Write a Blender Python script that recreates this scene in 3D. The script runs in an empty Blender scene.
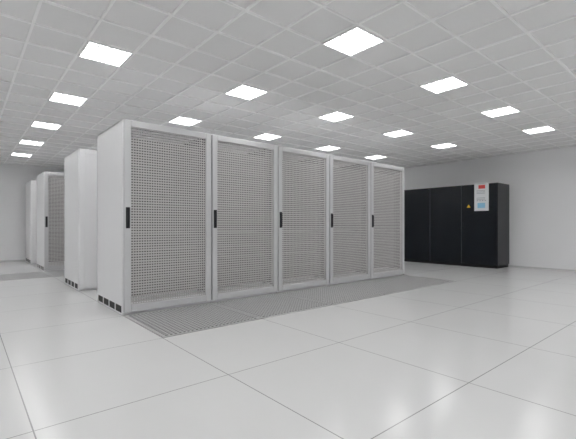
import bpy, math
from mathutils import Vector
S=bpy.context.scene
S.view_settings.view_transform='Standard'
S.view_settings.look='None'
S.view_settings.gamma=1.1
H=0.909; HC=1.6; ZC=H+HC
X0,X1,Y0,Y1=-3.75,9.36,-3.0,12.15

# ---------- materials ----------
def mat(name,col,rough=0.5,metal=0.0,spec=0.5,noise=0.03,nscale=8.0,emit=None,es=0):
    m=bpy.data.materials.new(name); m.use_nodes=True
    nt=m.node_tree; b=nt.nodes['Principled BSDF']
    b.inputs['Roughness'].default_value=rough
    b.inputs['Metallic'].default_value=metal
    b.inputs['Specular IOR Level'].default_value=spec
    tc=nt.nodes.new('ShaderNodeTexCoord'); n=nt.nodes.new('ShaderNodeTexNoise')
    n.inputs['Scale'].default_value=nscale
    r=nt.nodes.new('ShaderNodeValToRGB')
    r.color_ramp.elements[0].color=[c*(1-noise) for c in col]+[1]
    r.color_ramp.elements[1].color=[min(1,c*(1+noise)) for c in col]+[1]
    nt.links.new(tc.outputs['Object'],n.inputs['Vector'])
    nt.links.new(n.outputs['Fac'],r.inputs['Fac'])
    nt.links.new(r.outputs['Color'],b.inputs['Base Color'])
    if emit:
        b.inputs['Emission Color'].default_value=emit+(1,)
        b.inputs['Emission Strength'].default_value=es
    return m
WALL=mat('wall_paint',(.93,.93,.94),.8,noise=.005,nscale=2)
WHITE=mat('rack_white_paint',(.82,.82,.83),.3,noise=.01)
FRAME=mat('rack_door_grey_paint',(.58,.58,.59),.3,noise=.01)
MESH=mat('perforated_steel',(.52,.505,.50),.35,noise=.02)
DARK=mat('dark_interior',(.006,.006,.007),.6)
SERV=mat('server_faceplate',(.022,.019,.018),.45)
BLACK=mat('black_plastic',(.008,.008,.01),.4,spec=.3)
TILE=mat('ceiling_tile_mineral',(.84,.84,.84),.9,noise=.02,nscale=60)
TBAR=mat('ceiling_tbar',(.98,.98,.98),.5,noise=.005)
LAMPF=mat('lamp_frame',(.8,.8,.8),.4,noise=.01)
LAMP=mat('lamp_diffuser',(.9,.9,.9),.5,emit=(1,1,1),es=16.8)
CR=mat('cooling_black_paint',(.002,.004,.007),.25,spec=.3,noise=.05)
CRG=mat('cooling_gap_black',(.001,.001,.001),.7)
CRS=mat('cooling_seam_highlight',(.03,.035,.04),.35)  # lighter grey: highlight along the door seams, put in as colour
PANEL=mat('display_panel_white',(.75,.76,.78),.4)
RED=mat('label_red',(.7,.05,.04),.4)
BLUE=mat('screen_blue',(.25,.55,.75),.3)
YEL=mat('label_yellow',(.85,.5,.03),.4)
TXT=mat('label_grey',(.3,.32,.35),.5)
GRID=mat('floor_grille_metal',(.42,.42,.42),.35)
GDARK=mat('grille_void_shade',(.03,.03,.03),.8)  # dark colour standing in for the shade below the grille
SKIRT=mat('skirting_grey',(.62,.62,.63),.6,noise=.01)

# floor tiles with joints
FLOOR=bpy.data.materials.new('raised_floor_tiles'); FLOOR.use_nodes=True
nt=FLOOR.node_tree; b=nt.nodes['Principled BSDF']; L=nt.links
tc=nt.nodes.new('ShaderNodeTexCoord'); sx=nt.nodes.new('ShaderNodeSeparateXYZ')
L.new(tc.outputs['Object'],sx.inputs[0])
def M(op,a,bv=None):
    n=nt.nodes.new('ShaderNodeMath'); n.operation=op
    for i,v in enumerate((a,bv)):
        if v is None: continue
        if isinstance(v,(int,float)): n.inputs[i].default_value=v
        else: L.new(v,n.inputs[i])
    return n.outputs[0]
def joint(out,off,per,w):
    f=M('FRACT',M('DIVIDE',M('SUBTRACT',out,off-50*per),per))
    d=M('MINIMUM',f,M('SUBTRACT',1.0,f))
    return M('LESS_THAN',d,w/per/2)
jx=joint(sx.outputs[0],.24,1.0,.006); jy=joint(sx.outputs[1],1.02,1.007,.006)
j=M('MAXIMUM',jx,jy)
no=nt.nodes.new('ShaderNodeTexNoise'); no.inputs['Scale'].default_value=1.3; no.inputs['Detail'].default_value=6
L.new(tc.outputs['Object'],no.inputs['Vector'])
rp=nt.nodes.new('ShaderNodeValToRGB')
rp.color_ramp.elements[0].position=.3; rp.color_ramp.elements[0].color=(.685,.685,.68,1)
rp.color_ramp.elements[1].position=.7; rp.color_ramp.elements[1].color=(.705,.705,.70,1)
L.new(no.outputs['Fac'],rp.inputs['Fac'])
mx=nt.nodes.new('ShaderNodeMix'); mx.data_type='RGBA'
L.new(j,mx.inputs[0]); L.new(rp.outputs['Color'],mx.inputs[6]); mx.inputs[7].default_value=(.28,.28,.28,1)
L.new(mx.outputs[2],b.inputs['Base Color'])
b.inputs['Roughness'].default_value=.19; b.inputs['Specular IOR Level'].default_value=.5

# ---------- mesh helper ----------
def boxes(name,items,mats,parent=None,loc=(0,0,0),bevel=0):
    """items: (x0,x1,y0,y1,z0,z1,matindex)"""
    v=[];f=[];mi=[]
    for (a,b_,c,d,e,g,m) in items:
        i=len(v)
        v+=[(a,c,e),(b_,c,e),(b_,d,e),(a,d,e),(a,c,g),(b_,c,g),(b_,d,g),(a,d,g)]
        f+=[(i,i+3,i+2,i+1),(i+4,i+5,i+6,i+7),(i,i+1,i+5,i+4),(i+1,i+2,i+6,i+5),(i+2,i+3,i+7,i+6),(i+3,i,i+4,i+7)]
        mi+=[m]*6
    me=bpy.data.meshes.new(name); me.from_pydata(v,[],f)
    for m in mats: me.materials.append(m)
    me.polygons.foreach_set('material_index',mi); me.update()
    return obj(name,me,parent,loc,bevel)
def obj(name,me,parent=None,loc=(0,0,0),bevel=0):
    o=bpy.data.objects.new(name,me); S.collection.objects.link(o)
    o.location=loc
    if parent: o.parent=parent
    if bevel:
        bm=o.modifiers.new('bevel','BEVEL'); bm.width=bevel; bm.segments=2; bm.limit_method='ANGLE'
    return o

# ---------- room ----------
boxes('floor',[(X0,X1,Y0,Y1,-.1,0,0)],[FLOOR])
boxes('wall_back',[(X0-.1,X1+.1,Y1,Y1+.1,-.1,ZC+.1,0)],[WALL])
boxes('wall_right',[(X1,X1+.1,Y0,Y1,-.1,ZC+.1,0)],[WALL])
boxes('wall_left',[(X0-.1,X0,Y0,Y1,-.1,ZC+.1,0)],[WALL])
boxes('wall_front',[(X0-.1,X1+.1,Y0-.1,Y0,-.1,ZC+.1,0)],[WALL])
boxes('ceiling',[(X0,X1,Y0,Y1,ZC,ZC+.1,0)],[TILE])
boxes('baseboard_right',[(X1-.012,X1,Y0,Y1,0,.03,0)],[SKIRT])
boxes('baseboard_back',[(X0,X1-.012,Y1-.012,Y1,0,.03,0)],[SKIRT])
# ceiling T grid
px,py=1.566,1.643; tx,ty=px/4,py/4
cx0,cy0=1.011,2.165
it=[]
for k in range(-30,40):
    x=cx0+tx/2+k*tx
    if X0<x<X1: it.append((x-.010,x+.010,Y0,Y1,ZC-.012,ZC,0))
    y=cy0+ty/2+k*ty
    if Y0<y<Y1: it.append((X0,X1,y-.010,y+.010,ZC-.0122,ZC,0))
boxes('trim_ceiling_grid',it,[TBAR])
# lamps
hx,hy=tx/2-.012,ty/2-.012
li=[(-hx,hx,-hy,hy,-.006,0,1)]
for s in (-1,1):
    li.append((s*hx-.010,s*hx+.010,-hy,hy,-.018,0,0))
    li.append((-hx,hx,s*hy-.010,s*hy+.010,-.018,0,0))
for i in range(1,6): 
    y=-hy+2*hy*i/6; li.append((-hx,hx,y-.006,y+.006,-.012,-.006,0))
for i in range(1,4):
    x=-hx+2*hx*i/4; li.append((x-.006,x+.006,-hy,hy,-.012,-.006,0))
lampmesh=None
for i in range(-2,5):
    for jn in range(-3,6):
        loc=(cx0+i*px,cy0+jn*py,ZC)
        if loc[0]<X0+.3 or loc[1]<Y0+.1 or loc[1]>Y1-.3: continue
        if lampmesh is None:
            o=boxes('ceiling_light',li,[LAMPF,LAMP],loc=loc); lampmesh=o.data
        else: obj('ceiling_light',lampmesh,loc=loc)

# ---------- racks ----------
W,D,R=.996,.984,2.0
def rack_meshes():
    P={}
    t=.02
    body=[(0,t,0.02,D,.10,R,0),(W-t,W,0.02,D,.10,R,0),(0,W,D-t,D,.10,R,0),(0,W,0.02,D,R-t,R,0),
          (t,W-t,.02,D,.10,.12,0)]
    body+=[(0,W,.02,.05,0,.10,0),(0,W,D-.03,D,0,.10,0),(.0,.02,.05,D-.03,0,.015,0),(W-.02,W,.05,D-.03,0,.015,0),
           (0,.02,.05,D-.03,.088,.10,0),(W-.02,W,.05,D-.03,.088,.10,0)]
    n=4
    for i in range(n+1):
        y=.05+(D-.08)*i/n
        for xx in (0,W-.02): body.append((xx,xx+.02,y-.010,y+.010,.015,.088,0))
    P['body']=(body,[WHITE],.003)
    vent=[]
    for xx in (.006,W-.014):
        vent.append((xx,xx+.008,.05,D-.03,.015,.088,0))
        for i in range(1,24):
            y=.05+(D-.08)*i/24
            vent.append((xx-.003,xx+.011,y-.004,y+.004,.015,.088,1))
    P['plinth_vents']=(vent,[DARK,SERV],0)
    inn=[(.021,.028,.06,D-.021,.121,R-.021,0),(W-.028,W-.021,.06,D-.021,.121,R-.021,0),(.03,W-.03,D-.03,D-.022,.121,R-.021,0)]
    z=.17
    k=0
    while z<1.84:
        h=(.0445,.089,.0445,.133)[k%4]; k+=1
        if z+h>1.88: break
        inn.append((.09,W-.09,.14,.80,z,z+h-.006,1))
        z+=h
    inn+=[(.06,.09,.13,.17,.121,R-.021,0),(W-.09,W-.06,.13,.17,.121,R-.021,0)]
    P['server_units']=(inn,[DARK,SERV],0)
    a,bz,c,dz=.006,.03,W-.006,R-.012
    fw=.068
    df=[(a,a+fw,-.02,.018,bz,dz,0),(c-fw,c,-.02,.018,bz,dz,0),(a+fw,c-fw,-.02,.018,dz-.065,dz,0),(a+fw,c-fw,-.02,.018,bz,bz+.075,0)]
    P['door_frame']=(df,[FRAME],.005)
    me=[]
    xa,xb,za,zb=a+fw,c-fw,bz+.075,dz-.065
    nx=32; nz=66
    dx=(xb-xa)/nx; dzz=(zb-za)/nz
    for i in range(nx+1): 
        x=xa+i*dx; me.append((x-.0045,x+.0045,-.006,-.003,za,zb,0))
    for i in range(nz+1):
        z=za+i*dzz; me.append((xa,xb,-.0065,-.0025,z-.008,z+.008,0))
    P['door_mesh']=(me,[MESH],0)
    hd=[(a+.014,a+.054,-.030,-.020,.885,1.10,0),(a+.022,a+.046,-.045,-.030,.90,1.085,0)]
    P['door_handle']=(hd,[BLACK],.004)
    sd=[(xa,xb,-.014,.0,za,zb,0)]
    P['solid_door_panel']=(sd,[FRAME],.002)
    return P
P=rack_meshes(); cache={}
def rack(x,y,solid=False):
    e=bpy.data.objects.new('server_rack',None); S.collection.objects.link(e); e.location=(x,y,0)
    for k,(items,ms,bv) in P.items():
        if solid and k in('door_mesh','server_units','door_handle'): continue
        if not solid and k=='solid_door_panel': continue
        mm=ms
        if solid and k in('door_frame','solid_door_panel'): k2=k+'_w'; mm=[WHITE]
        else: k2=k
        if k2 in cache: obj(k,cache[k2],e,(0,0,0),bv)
        else: cache[k2]=boxes(k,items,mm,e,(0,0,0),bv).data
for (yy,so) in ((4.04,False),(5.99,True),(8.97,False),(10.93,True)):
    for i in range(5): rack(1.24+i*1.0,yy,so)

# ---------- floor grilles ----------
def grille(x,y):
    w=.99
    g=[(0.03,w-.03,.03,w-.03,.0005,.0015,1)]  # dark plate on the solid floor, painted shade instead of a recess
    g+=[(0,w,0,.03,.0003,.005,0),(0,w,w-.03,w,.0003,.005,0),(0,.03,.03,w-.03,.0003,.005,0),(w-.03,w,.03,w-.03,.0003,.005,0)]
    n=24
    for i in range(1,n):
        p=.03+(w-.06)*i/n
        g.append((p-.0085,p+.0085,.03,w-.03,.0015,.0045,0))
        g.append((.03,w-.03,p-.0085,p+.0085,.0015,.0046,0))
    if 'g' in cache: o=obj('floor_grille',cache['g'],loc=(x,y,0))
    else: o=boxes('floor_grille',g,[GRID,GDARK],loc=(x,y,0)); cache['g']=o.data
for i in range(5): grille(1.245+i,3.035)
for i in range(-1,6): grille(.245+i,7.96)

# ---------- cooling unit ----------
e=bpy.data.objects.new('cooling_unit',None); S.collection.objects.link(e); e.location=(8.62,3.33,0)
LY=2.30; HT=1.83; DX=.66
boxes('cabinet_body',[(.025,DX,0,LY,.06,HT,0),(.05,DX,.02,LY-.02,0,.06,1)],[CR,CRG],e,bevel=.004)
for i in range(3):
    y=i*LY/3
    boxes('door_%d'%(i+1),[(0,.0245,y+.008,y+LY/3-.008,.07,HT-.004,0)],[CR],e,bevel=.006)
    if i: boxes('seam_highlight_%d'%i,[(.004,.0245,y-.007,y+.007,.07,HT-.004,0)],[CRS],e)  # added strip that paints the seam highlight between doors
    yl=y+LY/3-.05
    boxes('lock_%d'%(i+1),[(-.008,0,yl-.012,yl+.012,.9,1.0,0)],[BLACK],e,bevel=.002)
pan=[(-.014,-.0005,.17,.47,1.24,HT+.01,0),(-.016,-.014,.24,.38,1.72,1.80,1),(-.018,-.014,.24,.40,1.30,1.41,2)]
for z in (1.68,1.65,1.62,1.52,1.49): pan.append((-.0155,-.014,.24,.42,z-.005,z+.005,3))
for i in range(4): pan.append((-.018,-.014,.22+i*.055,.25+i*.055,1.455,1.47,3))
boxes('display_panel',pan,[PANEL,RED,BLUE,TXT],e,bevel=.001)
me=bpy.data.meshes.new('warning_label')
v=[]
for xx in (-.004,-.0003):
    v+=[(xx,.56,1.32),(xx,.64,1.32),(xx,.60,1.385)]
me.from_pydata(v,[],[(0,1,2),(5,4,3),(0,3,4,1),(1,4,5,2),(2,5,3,0)]); me.materials.append(YEL)
obj('warning_label',me,e)

# ---------- world / camera ----------
w=bpy.data.worlds.new('World'); S.world=w; w.use_nodes=True
w.node_tree.nodes['Background'].inputs[0].default_value=(.8,.8,.8,1)
w.node_tree.nodes['Background'].inputs[1].default_value=.3
cam=bpy.data.cameras.new('camera'); co=bpy.data.objects.new('camera',cam); S.collection.objects.link(co)
co.location=(0,0,H)
a=math.radians(40.3)
co.rotation_euler=(math.radians(90),0,-a)
cam.sensor_width=36; cam.lens=36*384/576
cam.shift_y=6.5/576
cam.clip_start=.05
S.camera=co
